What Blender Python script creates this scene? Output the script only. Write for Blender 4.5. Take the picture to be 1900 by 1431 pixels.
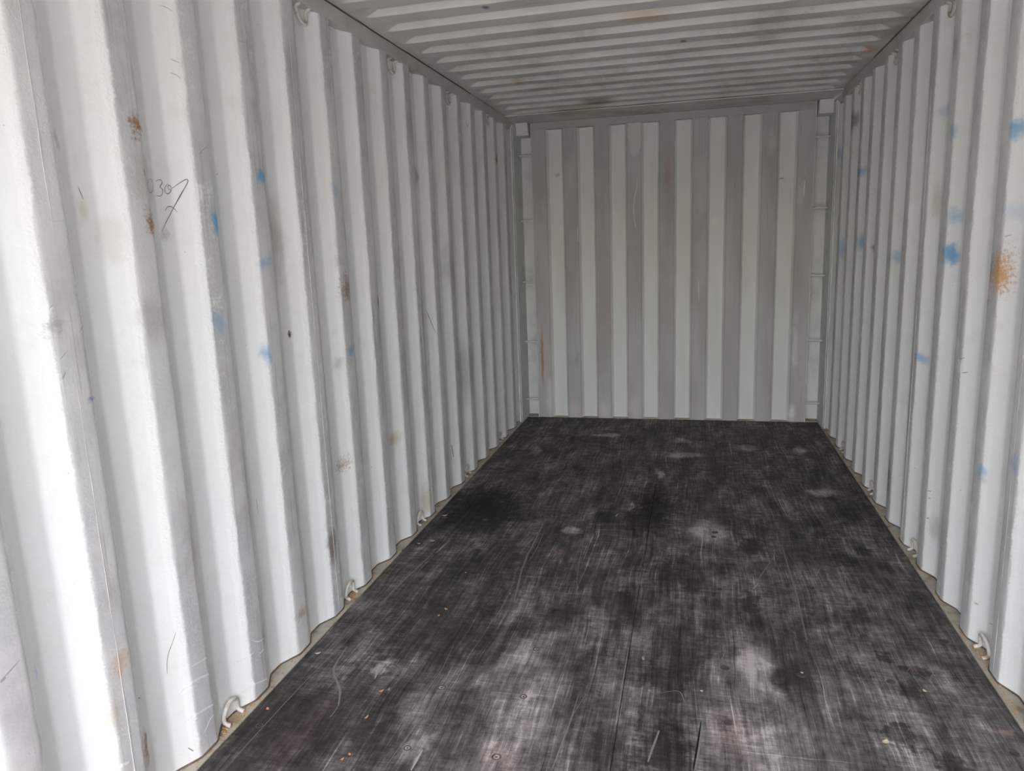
import bpy, bmesh, math, random
import numpy as np
from mathutils import Vector, Matrix, noise as mnoise

for o in list(bpy.data.objects):
    bpy.data.objects.remove(o, do_unlink=True)
scene = bpy.context.scene
COL = scene.collection
random.seed(11)

# ------------------------------------------------------------------ camera
W, H = 1900, 1431
FPX = 1360.55
CAM = Vector((0.2161, -0.1016, 1.4488))
YAW, PITCH, ROLL = 0.2475, -0.1892, -0.0377
fw = Vector((-math.sin(YAW) * math.cos(PITCH), math.cos(YAW) * math.cos(PITCH), math.sin(PITCH)))
r0 = Vector((math.cos(YAW), math.sin(YAW), 0))
u0 = r0.cross(fw)
rt = r0 * math.cos(ROLL) + u0 * math.sin(ROLL)
up = -r0 * math.sin(ROLL) + u0 * math.cos(ROLL)
cd = bpy.data.cameras.new('camera')
cam = bpy.data.objects.new('camera', cd)
COL.objects.link(cam)
cam.matrix_world = Matrix(((rt.x, up.x, -fw.x, CAM.x), (rt.y, up.y, -fw.y, CAM.y), (rt.z, up.z, -fw.z, CAM.z), (0, 0, 0, 1)))
cd.sensor_fit = 'HORIZONTAL'
cd.sensor_width = 36
cd.lens = FPX / W * 36
cd.clip_start = 0.02
scene.camera = cam

# ------------------------------------------------------------------ daylight
world = bpy.data.worlds.new('sky')
scene.world = world
world.use_nodes = True
wn = world.node_tree
bg = wn.nodes['Background']
sky = wn.nodes.new('ShaderNodeTexSky')
sky.sky_type = 'NISHITA'
sky.sun_disc = False
sky.sun_elevation = math.radians(54)
sky.sun_rotation = math.radians(180)
sky.air_density = 1.0
sky.dust_density = 4.0
sky.ozone_density = 1.0
wn.links.new(sky.outputs[0], bg.inputs['Color'])
bg.inputs['Strength'].default_value = 0.55
sd = bpy.data.lights.new('sun_offscreen', 'SUN')
sd.energy = 3.0
sd.angle = math.radians(1.5)
sd.color = (1.0, 0.95, 0.87)
sun = bpy.data.objects.new('sun_offscreen', sd)
COL.objects.link(sun)
# high hazy sun in front of the open doors: its patch on the floor ends just inside the sill
sun.rotation_euler = Vector((0.0, math.cos(math.radians(54)), -math.sin(math.radians(54)))).to_track_quat('-Z', 'Y').to_euler()

vs = scene.view_settings
vs.view_transform = 'Standard'
vs.look = 'None'
vs.gamma = 1
vs.use_curve_mapping = False
vs.exposure = 1.30
# a white steel tunnel passes light on through many bounces
scene.cycles.max_bounces = 24
scene.cycles.diffuse_bounces = 18

# ------------------------------------------------------------------ pixel helpers
def ray(px, py):
    return fw + rt * ((px - W / 2) / FPX) - up * ((py - H / 2) / FPX)
def on(axis, val, px, py):
    d = ray(px, py)
    t = (val - CAM[axis]) / d[axis]
    return CAM + d * t

# ------------------------------------------------------------------ dimensions
YB = 5.87            # inner plane of the end wall
YD = -0.90           # door sill, set back past the standard length to even out the daylight
XI, XO = 1.176, 1.212  # inner and outer planes of the side corrugation
PITCH_S = 0.280
ZR0, ZR1 = 2.338, 2.402
PH = {-1: 1.244, 1: 1.222}

# ------------------------------------------------------------------ object helpers
def obj(name, me, mat=None, parent=None, smooth=False):
    o = bpy.data.objects.new(name, me)
    COL.objects.link(o)
    if mat is not None:
        if len(me.materials) == 0:
            me.materials.append(mat)
    if parent is not None:
        o.parent = parent
    if smooth:
        for p in me.polygons:
            p.use_smooth = True
    return o
def structure(o):
    o['kind'] = 'structure'
    return o
def root(name, loc=(0, 0, 0)):
    o = bpy.data.objects.new(name, None)
    COL.objects.link(o)
    o.location = loc
    o.empty_display_size = 0.05
    return o
def box_mesh(name, lo, hi, bevel=0.0, segs=2):
    bm = bmesh.new()
    bmesh.ops.create_cube(bm, size=1)
    for v in bm.verts:
        v.co = Vector([(lo[i] + hi[i]) / 2 + v.co[i] * (hi[i] - lo[i]) for i in range(3)])
    if bevel > 0:
        bmesh.ops.bevel(bm, geom=bm.edges[:], offset=bevel, segments=segs, affect='EDGES', profile=0.5)
    me = bpy.data.meshes.new(name)
    bm.to_mesh(me)
    bm.free()
    return me
def tube_mesh(name, pts, r, n=10, caps=True):
    pts = [Vector(p) for p in pts]
    vs_, fs = [], []
    prev = None
    for i, p in enumerate(pts):
        if i == 0: t = pts[1] - pts[0]
        elif i == len(pts) - 1: t = pts[-1] - pts[-2]
        else: t = (pts[i + 1] - pts[i]).normalized() + (pts[i] - pts[i - 1]).normalized()
        t.normalize()
        if prev is None:
            a = Vector((0, 0, 1)) if abs(t.z) < 0.8 else Vector((1, 0, 0))
            e = t.cross(a).normalized()
        else:
            e = (prev - t * prev.dot(t)).normalized()
        prev = e
        f = t.cross(e)
        rr = r[i] if isinstance(r, (list, tuple)) else r
        for k in range(n):
            a = 2 * math.pi * k / n
            vs_.append(p + e * (rr * math.cos(a)) + f * (rr * math.sin(a)))
    for i in range(len(pts) - 1):
        for k in range(n):
            a, b = i * n + k, i * n + (k + 1) % n
            fs.append((a, b, b + n, a + n))
    if caps:
        fs.append(tuple(range(n - 1, -1, -1)))
        fs.append(tuple(range((len(pts) - 1) * n, len(pts) * n)))
    me = bpy.data.meshes.new(name)
    me.from_pydata([tuple(v) for v in vs_], [], fs)
    for p in me.polygons:
        p.use_smooth = True
    return me

# ------------------------------------------------------------------ node helpers
class NT:
    def __init__(s, name):
        s.mat = bpy.data.materials.new(name)
        s.mat.use_nodes = True
        s.t = s.mat.node_tree
        s.t.nodes.clear()
        s.out = s.t.nodes.new('ShaderNodeOutputMaterial')
        s.bsdf = s.t.nodes.new('ShaderNodeBsdfPrincipled')
        s.t.links.new(s.bsdf.outputs[0], s.out.inputs[0])
    def link(s, sock, v):
        if isinstance(v, bpy.types.NodeSocket): s.t.links.new(v, sock)
        elif isinstance(v, (tuple, list)) and sock.type == 'RGBA' and len(v) == 3: sock.default_value = (*v, 1)
        else: sock.default_value = v
    def math(s, op, a, b=0.0, c=None, clamp=False):
        n = s.t.nodes.new('ShaderNodeMath'); n.operation = op; n.use_clamp = clamp
        s.link(n.inputs[0], a); s.link(n.inputs[1], b)
        if c is not None: s.link(n.inputs[2], c)
        return n.outputs[0]
    def vmath(s, op, a, b=(0, 0, 0), scale=None):
        n = s.t.nodes.new('ShaderNodeVectorMath'); n.operation = op
        s.link(n.inputs[0], a)
        if op != 'LENGTH': s.link(n.inputs[1], b)
        if scale is not None: s.link(n.inputs[3], scale)
        return n.outputs['Value'] if op in ('LENGTH', 'DOT_PRODUCT', 'DISTANCE') else n.outputs[0]
    def pos(s):
        return s.t.nodes.new('ShaderNodeNewGeometry').outputs['Position']
    def sep(s, v):
        n = s.t.nodes.new('ShaderNodeSeparateXYZ'); s.link(n.inputs[0], v)
        return n.outputs
    def comb(s, x, y, z=0.0):
        n = s.t.nodes.new('ShaderNodeCombineXYZ')
        s.link(n.inputs[0], x); s.link(n.inputs[1], y); s.link(n.inputs[2], z)
        return n.outputs[0]
    def noise(s, vec, scale=5.0, detail=3.0, rough=0.55, stretch=None, color=False, dist=0.0):
        if stretch is not None: vec = s.vmath('MULTIPLY', vec, stretch)
        n = s.t.nodes.new('ShaderNodeTexNoise')
        s.link(n.inputs['Vector'], vec)
        n.inputs['Scale'].default_value = scale; n.inputs['Detail'].default_value = detail
        n.inputs['Roughness'].default_value = rough; n.inputs['Distortion'].default_value = dist
        return n.outputs['Color'] if color else n.outputs[0]
    def ramp(s, v, a, b, lo=0.0, hi=1.0, smooth=True):
        n = s.t.nodes.new('ShaderNodeMapRange'); n.clamp = True
        n.interpolation_type = 'SMOOTHSTEP' if smooth else 'LINEAR'
        s.link(n.inputs[0], v)
        for i, x in enumerate((a, b, lo, hi)): s.link(n.inputs[i + 1], x)
        return n.outputs[0]
    def mix(s, f, a, b, mode='MIX'):
        n = s.t.nodes.new('ShaderNodeMix'); n.data_type = 'RGBA'; n.blend_type = mode
        s.link(n.inputs[0], f); s.link(n.inputs[6], a); s.link(n.inputs[7], b)
        return n.outputs[2]
    def bump(s, h, dist=0.002, strength=1.0):
        n = s.t.nodes.new('ShaderNodeBump'); n.inputs['Distance'].default_value = dist
        n.inputs['Strength'].default_value = strength
        s.link(n.inputs['Height'], h)
        s.t.links.new(n.outputs[0], s.bsdf.inputs['Normal'])
    def done(s, color, rough=0.55, spec=0.3, metal=0.0):
        s.link(s.bsdf.inputs['Base Color'], color); s.link(s.bsdf.inputs['Roughness'], rough)
        s.bsdf.inputs['Specular IOR Level'].default_value = spec
        s.bsdf.inputs['Metallic'].default_value = metal
        return s.mat

def make_mark_group():
    g = bpy.data.node_groups.new('worn_mark', 'ShaderNodeTree')
    def inp(n, t, d=None):
        k = g.interface.new_socket(n, in_out='INPUT', socket_type=t)
        if d is not None: k.default_value = d
    inp('Color', 'NodeSocketColor'); inp('P', 'NodeSocketVector'); inp('Noise', 'NodeSocketFloat')
    inp('Centre', 'NodeSocketVector'); inp('Scale', 'NodeSocketVector'); inp('Angle', 'NodeSocketFloat', 0.0)
    inp('Soft', 'NodeSocketFloat', 0.5); inp('Break', 'NodeSocketFloat', 0.5); inp('Mark', 'NodeSocketColor')
    inp('Strength', 'NodeSocketFloat', 1.0)
    g.interface.new_socket('Color', in_out='OUTPUT', socket_type='NodeSocketColor')
    N = g.nodes; L = g.links
    i = N.new('NodeGroupInput'); o = N.new('NodeGroupOutput')
    sub = N.new('ShaderNodeVectorMath'); sub.operation = 'SUBTRACT'
    L.new(i.outputs['P'], sub.inputs[0]); L.new(i.outputs['Centre'], sub.inputs[1])
    rot = N.new('ShaderNodeVectorRotate'); rot.rotation_type = 'Z_AXIS'
    L.new(sub.outputs[0], rot.inputs['Vector']); L.new(i.outputs['Angle'], rot.inputs['Angle'])
    mul = N.new('ShaderNodeVectorMath'); mul.operation = 'MULTIPLY'
    L.new(rot.outputs[0], mul.inputs[0]); L.new(i.outputs['Scale'], mul.inputs[1])
    ln = N.new('ShaderNodeVectorMath'); ln.operation = 'LENGTH'; L.new(mul.outputs[0], ln.inputs[0])
    c = N.new('ShaderNodeMath'); c.operation = 'SUBTRACT'; L.new(i.outputs['Noise'], c.inputs[0]); c.inputs[1].default_value = 0.5
    a = N.new('ShaderNodeMath'); a.operation = 'MULTIPLY_ADD'
    L.new(c.outputs[0], a.inputs[0]); L.new(i.outputs['Break'], a.inputs[1]); L.new(ln.outputs['Value'], a.inputs[2])
    inv = N.new('ShaderNodeMath'); inv.operation = 'SUBTRACT'; inv.inputs[0].default_value = 1.0; L.new(i.outputs['Soft'], inv.inputs[1])
    mr = N.new('ShaderNodeMapRange'); mr.interpolation_type = 'SMOOTHSTEP'
    L.new(a.outputs[0], mr.inputs[0]); mr.inputs[1].default_value = 1.0; L.new(inv.outputs[0], mr.inputs[2])
    mr.inputs[3].default_value = 0.0; L.new(i.outputs['Strength'], mr.inputs[4])
    mx = N.new('ShaderNodeMix'); mx.data_type = 'RGBA'
    L.new(mr.outputs[0], mx.inputs[0]); L.new(i.outputs['Color'], mx.inputs[6]); L.new(i.outputs['Mark'], mx.inputs[7])
    L.new(mx.outputs[2], o.inputs[0])
    return g
MARK = make_mark_group()
def marks(nt, color, P, noises, lst):
    """lst: (centre, radii, angle, soft, break, colour, strength, which noise)"""
    for (c, r, ang, soft, brk, mc, st, k) in lst:
        n = nt.t.nodes.new('ShaderNodeGroup'); n.node_tree = MARK
        nt.link(n.inputs['Color'], color); nt.link(n.inputs['P'], P); nt.link(n.inputs['Noise'], noises[k])
        n.inputs['Centre'].default_value = (c[0], c[1], 0)
        n.inputs['Scale'].default_value = (1 / max(r[0], 1e-4), 1 / max(r[1], 1e-4), 0)
        n.inputs['Angle'].default_value = ang
        n.inputs['Soft'].default_value = soft; n.inputs['Break'].default_value = brk
        n.inputs['Mark'].default_value = (*mc, 1); n.inputs['Strength'].default_value = st
        color = n.outputs[0]
    return color
def px_mark(axis, val, iu, iv, bb, ang=0, soft=0.9, brk=1.0, col=(0, 0, 0), st=1.0, k=0):
    x0, y0, x1, y1 = bb
    cx, cy = (x0 + x1) / 2, (y0 + y1) / 2
    c = on(axis, val, cx, cy)
    a = on(axis, val, x0, cy); b = on(axis, val, x1, cy)
    d = on(axis, val, cx, y0); e = on(axis, val, cx, y1)
    return ((c[iu], c[iv]), (abs(b[iu] - a[iu]) / 2, abs(e[iv] - d[iv]) / 2), ang, soft, brk, col, st, k)

BLUE = (0.10, 0.36, 0.66); RUST = (0.30, 0.15, 0.055); TAN = (0.55, 0.47, 0.34); ORANGE = (0.62, 0.36, 0.16)
DARK = (0.06, 0.055, 0.05); SMUDGE = (0.33, 0.32, 0.31); CHALK = (0.86, 0.86, 0.84)

# ------------------------------------------------------------------ paint of the side walls
PAINT = (0.825, 0.84, 0.83)
def side_paint(name, side, mk):
    nt = NT(name)
    p = nt.pos(); x, y, z = nt.sep(p)
    depth = nt.math('DIVIDE', nt.math('SUBTRACT', XO, nt.math('ABSOLUTE', x)), XO - XI)   # 0 outer plane, 1 inner plane
    P0 = nt.comb(y, z)
    warp = nt.noise(P0, 17, 5, 0.68, color=True)
    P = nt.vmath('ADD', P0, nt.vmath('SCALE', nt.vmath('SUBTRACT', warp, (0.5, 0.5, 0.5)), scale=0.075))
    n_big = nt.noise(P0, 1.0, 3, 0.55, stretch=(3.0, 1.4, 1))
    n_mid = nt.noise(P0, 9, 5, 0.65)
    n_fine = nt.noise(P0, 90, 4, 0.7)
    n_str = nt.noise(P0, 1.0, 4, 0.6, stretch=(70, 2.2, 1))
    col = nt.mix(nt.ramp(n_big, 0.35, 0.7), PAINT, (0.84, 0.86, 0.86))
    # yellowed, dusty areas
    col = nt.mix(nt.ramp(n_mid, 0.52, 0.8, 0, 0.35), col, (0.68, 0.655, 0.58))
    # worn inner crests: greyed bare primer with ragged edge
    edge = nt.math('ADD', depth, nt.math('MULTIPLY', nt.math('SUBTRACT', n_fine, 0.5), 0.14))
    edge = nt.math('ADD', edge, nt.math('MULTIPLY', nt.math('SUBTRACT', n_mid, 0.5), 0.35))
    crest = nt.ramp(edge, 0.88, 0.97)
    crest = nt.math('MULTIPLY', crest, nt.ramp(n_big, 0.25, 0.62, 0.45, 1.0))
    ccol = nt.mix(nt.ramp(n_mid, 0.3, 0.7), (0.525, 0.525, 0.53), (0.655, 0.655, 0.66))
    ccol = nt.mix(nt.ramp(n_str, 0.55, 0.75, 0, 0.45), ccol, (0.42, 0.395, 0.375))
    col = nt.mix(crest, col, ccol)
    # grime rubbed onto the crests
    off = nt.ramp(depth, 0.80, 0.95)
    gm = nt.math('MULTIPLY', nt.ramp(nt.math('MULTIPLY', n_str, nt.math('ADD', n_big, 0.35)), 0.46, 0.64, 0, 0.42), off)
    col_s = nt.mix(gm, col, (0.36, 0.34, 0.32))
    col = col_s
    # dark specks
    sp = nt.noise(P0, 55, 2, 0.5)
    col = nt.mix(nt.ramp(sp, 0.755, 0.79, 0, 0.55), col, (0.20, 0.17, 0.15))
    col = marks(nt, col, P, [n_mid, n_fine], mk)
    rough_edge = nt.math('MULTIPLY', nt.ramp(depth, 0.55, 0.8), nt.ramp(depth, 1.05, 0.95))
    h = nt.math('ADD', nt.math('MULTIPLY', n_fine, nt.math('ADD', 0.12, nt.math('MULTIPLY', rough_edge, 0.8))), nt.math('MULTIPLY', n_mid, 1.0))
    nt.bump(h, 0.0035, 0.55)
    return nt.done(col, 0.55, 0.28)

def LM(bb, **kw): return px_mark(0, -1.19, 1, 2, bb, **kw)
def RM(bb, **kw): return px_mark(0, 1.19, 1, 2, bb, **kw)
left_marks = [
    LM((225, 250, 292, 425), col=(0.50, 0.46, 0.42), st=0.55, brk=1.2),
    LM((190, 390, 236, 510), col=TAN, st=0.22, brk=2.6, ang=0.0), LM((145, 345, 185, 425), col=TAN, st=0.4, brk=1.2),
    LM((495, 320, 545, 560), col=(0.46, 0.43, 0.38), st=0.65, brk=1.2),
    LM((240, 520, 312, 650), col=(0.45, 0.42, 0.40), st=0.4, brk=1.4),
    LM((383, 370, 404, 455), col=BLUE, st=0.85, brk=0.7), LM((466, 314, 490, 348), col=BLUE, st=0.8, brk=0.9),
    LM((386, 570, 414, 622), col=BLUE, st=0.42, brk=1.2), LM((468, 468, 502, 506), col=BLUE, st=0.40, brk=1.0),
    LM((480, 628, 500, 690), col=BLUE, st=0.62, brk=0.6), LM((606, 338, 624, 374), col=BLUE, st=0.35, brk=0.8),
    LM((640, 636, 656, 668), col=BLUE, st=0.6, brk=0.9), LM((58, 1225, 82, 1275), col=BLUE, st=0.3, brk=1.0),
    LM((155, 730, 176, 756), col=(0.12, 0.14, 0.40), st=0.7, brk=2.4, k=1, soft=0.95),
    LM((226, 205, 262, 262), col=RUST, st=0.9, brk=3.2, k=1, soft=0.95), LM((256, 380, 290, 445), col=RUST, st=0.95, brk=2.0, k=1, soft=0.95),
    LM((624, 505, 652, 568), col=RUST, st=0.8, brk=2.6, k=1, soft=0.95), LM((691, 548, 704, 576), col=(0.22, 0.12, 0.05), st=0.95, brk=0.9),
    LM((724, 798, 748, 832), col=TAN, st=0.8, brk=1.2), LM((626, 842, 654, 882), col=RUST, st=0.6, brk=2.4, k=1, soft=0.95),
    LM((195, 1195, 236, 1260), col=ORANGE, st=0.55, brk=2.6, k=1, soft=0.95), LM((180, 1290, 225, 1360), col=ORANGE, st=0.25, brk=1.4),
    LM((258, 1340, 282, 1440), col=(0.34, 0.16, 0.07), st=0.8, brk=1.0, k=1), LM((266, 1350, 278, 1390), col=(0.05, 0.06, 0.06), st=0.7, brk=2.2, k=1, soft=0.95),
    LM((780, 890, 800, 965), col=(0.52, 0.48, 0.33), st=0.6, brk=1.3), LM((600, 970, 624, 1060), col=(0.13, 0.10, 0.07), st=0.7, brk=2.0),
    LM((545, 612, 552, 626), col=(0.10, 0.04, 0.03), st=1.0, brk=0.6), LM((538, 1120, 570, 1150), col=RUST, st=0.5, brk=2.4, k=1, soft=0.95),
    LM((614, 470, 634, 500), col=(0.5, 0.46, 0.38), st=0.5, brk=1.0), LM((770, 300, 786, 350), col=(0.42, 0.39, 0.38), st=0.8, brk=0.4),
    LM((915, 280, 922, 310), col=RUST, st=0.8, brk=0.9), LM((70, 585, 108, 632), col=SMUDGE, st=0.6, brk=2.4, k=1),
    LM((310, 420, 332, 460), col=(0.46, 0.45, 0.43), st=0.55, brk=0.5), LM((90, 230, 116, 285), col=(0.45, 0.33, 0.26), st=0.4, brk=1.4),
    LM((410, 700, 440, 960), col=(0.50, 0.47, 0.46), st=0.35, brk=1.6), LM((440, 780, 470, 1010), col=(0.40, 0.37, 0.36), st=0.35, brk=1.6),
    LM((330, 900, 372, 1150), col=(0.42, 0.38, 0.36), st=0.35, brk=1.5), LM((820, 430, 850, 560), col=SMUDGE, st=0.4, brk=1.6),
    LM((845, 600, 880, 780), col=SMUDGE, st=0.4, brk=1.6), LM((622, 660, 640, 692), col=SMUDGE, st=0.4, brk=1.0),
    LM((360, 1290, 402, 1400), col=(0.55, 0.545, 0.55), st=0.55, brk=0.8), LM((470, 1150, 500, 1215), col=(0.48, 0.48, 0.49), st=0.6, brk=0.6),
    LM((605, 1130, 640, 1180), col=(0.62, 0.55, 0.46), st=0.5, brk=1.2),
]
right_marks = [
    RM((1736, 190, 1756, 225), col=BLUE, st=0.3, brk=0.9), RM((1766, 226, 1782, 264), col=BLUE, st=0.5, brk=0.8),
    RM((1874, 216, 1902, 270), col=BLUE, st=0.75, brk=0.8), RM((1760, 380, 1780, 426), col=BLUE, st=0.45, brk=1.0),
    RM((1752, 448, 1774, 500), col=BLUE, st=0.85, brk=0.9), RM((1654, 458, 1670, 494), col=BLUE, st=0.4, brk=0.8),
    RM((1588, 426, 1607, 472), col=BLUE, st=0.55, brk=0.8), RM((1557, 428, 1570, 495), col=BLUE, st=0.4, brk=0.9),
    RM((1591, 306, 1605, 334), col=BLUE, st=0.7, brk=0.8), RM((1700, 648, 1718, 680), col=BLUE, st=0.6, brk=0.7),
    RM((1858, 368, 1900, 420), col=BLUE, st=0.22, brk=1.0), RM((1816, 858, 1838, 900), col=BLUE, st=0.5, brk=1.0),
    RM((1884, 840, 1902, 885), col=BLUE, st=0.4, brk=1.0), RM((1548, 270, 1562, 300), col=BLUE, st=0.4, brk=0.8),
    RM((1842, 445, 1880, 562), col=ORANGE, st=0.95, brk=2.6, k=1, soft=0.95), RM((1834, 545, 1846, 570), col=RUST, st=0.8, brk=2.0, k=1, soft=0.95),
    RM((1838, 460, 1856, 540), col=(0.30, 0.32, 0.30), st=0.6, brk=1.8, k=1),
    RM((1613, 450, 1623, 470), col=DARK, st=0.8, brk=0.8), RM((1784, 390, 1794, 420), col=DARK, st=0.7, brk=0.9),
    RM((1707, 290, 1716, 306), col=DARK, st=0.6, brk=1.2), RM((1640, 830, 1660, 940), col=(0.10, 0.09, 0.08), st=0.75, brk=1.8),
    RM((1725, 330, 1740, 420), col=TAN, st=0.4, brk=1.5), RM((1770, 60, 1790, 110), col=SMUDGE, st=0.3, brk=1.2),
    RM((1580, 200, 1592, 250), col=(0.16, 0.14, 0.11), st=0.7, brk=1.5), RM((1720, 940, 1740, 1020), col=SMUDGE, st=0.4, brk=1.4),
    RM((1835, 1060, 1862, 1110), col=(0.66, 0.52, 0.45), st=0.5, brk=1.2), RM((1630, 560, 1650, 700), col=SMUDGE, st=0.3, brk=1.4),
]
M_LEFT = side_paint('painted_steel_left', -1, left_marks)
M_RIGHT = side_paint('painted_steel_right', 1, right_marks)

def plain_paint(name, a, b, dirt=(0.28, 0.25, 0.22), amt=0.35, mk=None, axes=(0, 1), scale=5.0):
    nt = NT(name)
    p = nt.pos()
    n1 = nt.noise(p, scale, 5, 0.62); n2 = nt.noise(p, 60, 4, 0.7)
    c = nt.mix(nt.ramp(n1, 0.35, 0.68), a, b)
    c = nt.mix(nt.ramp(nt.math('ADD', n1, nt.math('MULTIPLY', n2, 0.25)), 0.66, 0.82, 0, amt), c, dirt)
    if mk:
        s = nt.sep(p)
        c = marks(nt, c, nt.comb(s[axes[0]], s[axes[1]]), [n1, n2], mk)
    nt.bump(nt.math('ADD', nt.math('MULTIPLY', n2, 0.25), n1), 0.002, 0.5)
    return nt.done(c, 0.6, 0.25)

M_RAIL = plain_paint('rail_paint', (0.58, 0.575, 0.55), (0.50, 0.48, 0.465), amt=0.25, scale=2.5)
M_POST = plain_paint('post_paint', (0.72, 0.735, 0.725), (0.66, 0.68, 0.67), amt=0.2)
M_HEADER = plain_paint('header_paint', (0.46, 0.445, 0.435), (0.41, 0.395, 0.385), amt=0.2, scale=3)
M_DOOR = plain_paint('door_paint', (0.77, 0.77, 0.74), (0.72, 0.715, 0.69), amt=0.2)
M_RING = plain_paint('ring_paint', (0.66, 0.65, 0.60), (0.60, 0.58, 0.52), dirt=(0.30, 0.16, 0.07), amt=0.6, scale=40)
M_LEDGE = plain_paint('ledge_paint', (0.46, 0.43, 0.37), (0.36, 0.325, 0.27), dirt=(0.22, 0.13, 0.07), amt=0.75, scale=14)
M_BEAD = plain_paint('old_sealant', (0.10, 0.085, 0.07), (0.20, 0.15, 0.11), dirt=(0.22, 0.11, 0.05), amt=0.8, scale=16)
M_WELD = plain_paint('weld_paint', (0.60, 0.58, 0.57), (0.52, 0.48, 0.47), amt=0.4, scale=12)

# end wall
def BMk(bb, **kw): return px_mark(1, YB, 0, 2, bb, **kw)
back_marks = [
    BMk((1100, 100, 1136, 800), col=(0.389, 0.372, 0.360), st=0.6, brk=1.6), BMk((1222, 60, 1258, 760), col=(0.401, 0.372, 0.354), st=0.6, brk=1.6), BMk((1162, 290, 1194, 520), col=(0.425, 0.431, 0.431), st=0.8, brk=1.2),
    BMk((1348, 100, 1384, 900), col=(0.472, 0.466, 0.472), st=0.5, brk=1.6),
    BMk((1315, 398, 1336, 424), col=(0.850, 0.814, 0.732), st=0.9, brk=0.8),
    BMk((1045, 270, 1074, 380), col=(0.555, 0.543, 0.519), st=0.85, brk=1.4), BMk((1000, 350, 1018, 420), col=(0.555, 0.543, 0.519), st=0.6, brk=1.2),
    BMk((1162, 200, 1194, 292), col=(0.637, 0.643, 0.619), st=1.0, brk=0.5, soft=0.25), BMk((1288, 300, 1316, 420), col=(0.566, 0.560, 0.543), st=0.8, brk=1.4),
    BMk((1226, 290, 1250, 360), col=(0.401, 0.319, 0.283), st=0.75, brk=1.5), BMk((1418, 225, 1446, 300), col=(0.566, 0.560, 0.543), st=0.9, brk=1.0),
    BMk((1285, 420, 1318, 560), col=(0.555, 0.555, 0.543), st=0.7, brk=1.2), BMk((1468, 560, 1482, 720), col=(0.708, 0.696, 0.684), st=0.7, brk=1.6),
    BMk((1474, 320, 1496, 400), col=(0.661, 0.661, 0.649), st=0.6, brk=2.2, k=1, soft=0.95), BMk((1108, 600, 1132, 720), col=(0.472, 0.460, 0.437), st=0.4, brk=1.4),
    BMk((1002, 580, 1010, 745), col=(0.401, 0.177, 0.094), st=0.9, brk=1.1), BMk((1025, 318, 1040, 330), col=(0.378, 0.319, 0.236), st=0.6, brk=1.4),
    BMk((1445, 328, 1458, 332), col=DARK, st=0.6, brk=0.2), BMk((1066, 640, 1076, 690), col=(0.354, 0.330, 0.260), st=0.5, brk=1.5),
    BMk((1048, 735, 1080, 785), col=(0.661, 0.625, 0.566), st=0.5, brk=1.0), BMk((1104, 735, 1136, 785), col=(0.708, 0.684, 0.625), st=0.6, brk=1.0),
    BMk((1160, 725, 1195, 790), col=(0.661, 0.631, 0.578), st=0.5, brk=1.0), BMk((1458, 745, 1480, 785), col=(0.779, 0.779, 0.755), st=0.9, brk=0.6),
    BMk((1010, 690, 1030, 780), col=(0.684, 0.690, 0.673), st=0.8, brk=0.8),
]
def back_paint():
    nt = NT('painted_steel_back')
    p = nt.pos(); x, y, z = nt.sep(p)
    depth = nt.math('DIVIDE', nt.math('SUBTRACT', y, YB), 0.045)    # 0 crest, 1 recess
    P0 = nt.comb(x, z)
    n_mid = nt.noise(P0, 7, 5, 0.62); n_fine = nt.noise(P0, 80, 4, 0.7)
    n_big = nt.noise(P0, 1.0, 2, 0.5, stretch=(5, 1.2, 1))
    n_str = nt.noise(P0, 1.0, 4, 0.6, stretch=(60, 2.0, 1))
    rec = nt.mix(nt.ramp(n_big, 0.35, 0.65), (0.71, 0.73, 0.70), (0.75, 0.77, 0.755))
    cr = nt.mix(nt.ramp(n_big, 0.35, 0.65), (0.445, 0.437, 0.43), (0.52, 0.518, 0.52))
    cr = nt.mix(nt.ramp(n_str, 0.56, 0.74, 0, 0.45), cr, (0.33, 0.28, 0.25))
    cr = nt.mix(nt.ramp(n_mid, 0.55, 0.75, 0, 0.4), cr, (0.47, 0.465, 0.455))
    P = nt.vmath('ADD', P0, nt.vmath('SCALE', nt.vmath('SUBTRACT', nt.noise(P0, 25, 4, 0.6, color=True), (0.5, 0.5, 0.5)), scale=0.03))
    cr = marks(nt, cr, P, [n_mid, n_fine], [m for m in back_marks])
    rec = marks(nt, rec, P, [n_mid, n_fine], [back_marks[4], back_marks[16], back_marks[17]])
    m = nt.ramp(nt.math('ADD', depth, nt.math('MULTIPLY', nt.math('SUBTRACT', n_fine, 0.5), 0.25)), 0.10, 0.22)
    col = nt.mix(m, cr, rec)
    col = nt.mix(nt.ramp(n_mid, 0.66, 0.85, 0, 0.3), col, (0.36, 0.34, 0.31))
    nt.bump(nt.math('ADD', nt.math('MULTIPLY', n_fine, 0.2), n_mid), 0.002, 0.4)
    return nt.done(col, 0.55, 0.28)
M_BACK = back_paint()

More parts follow.
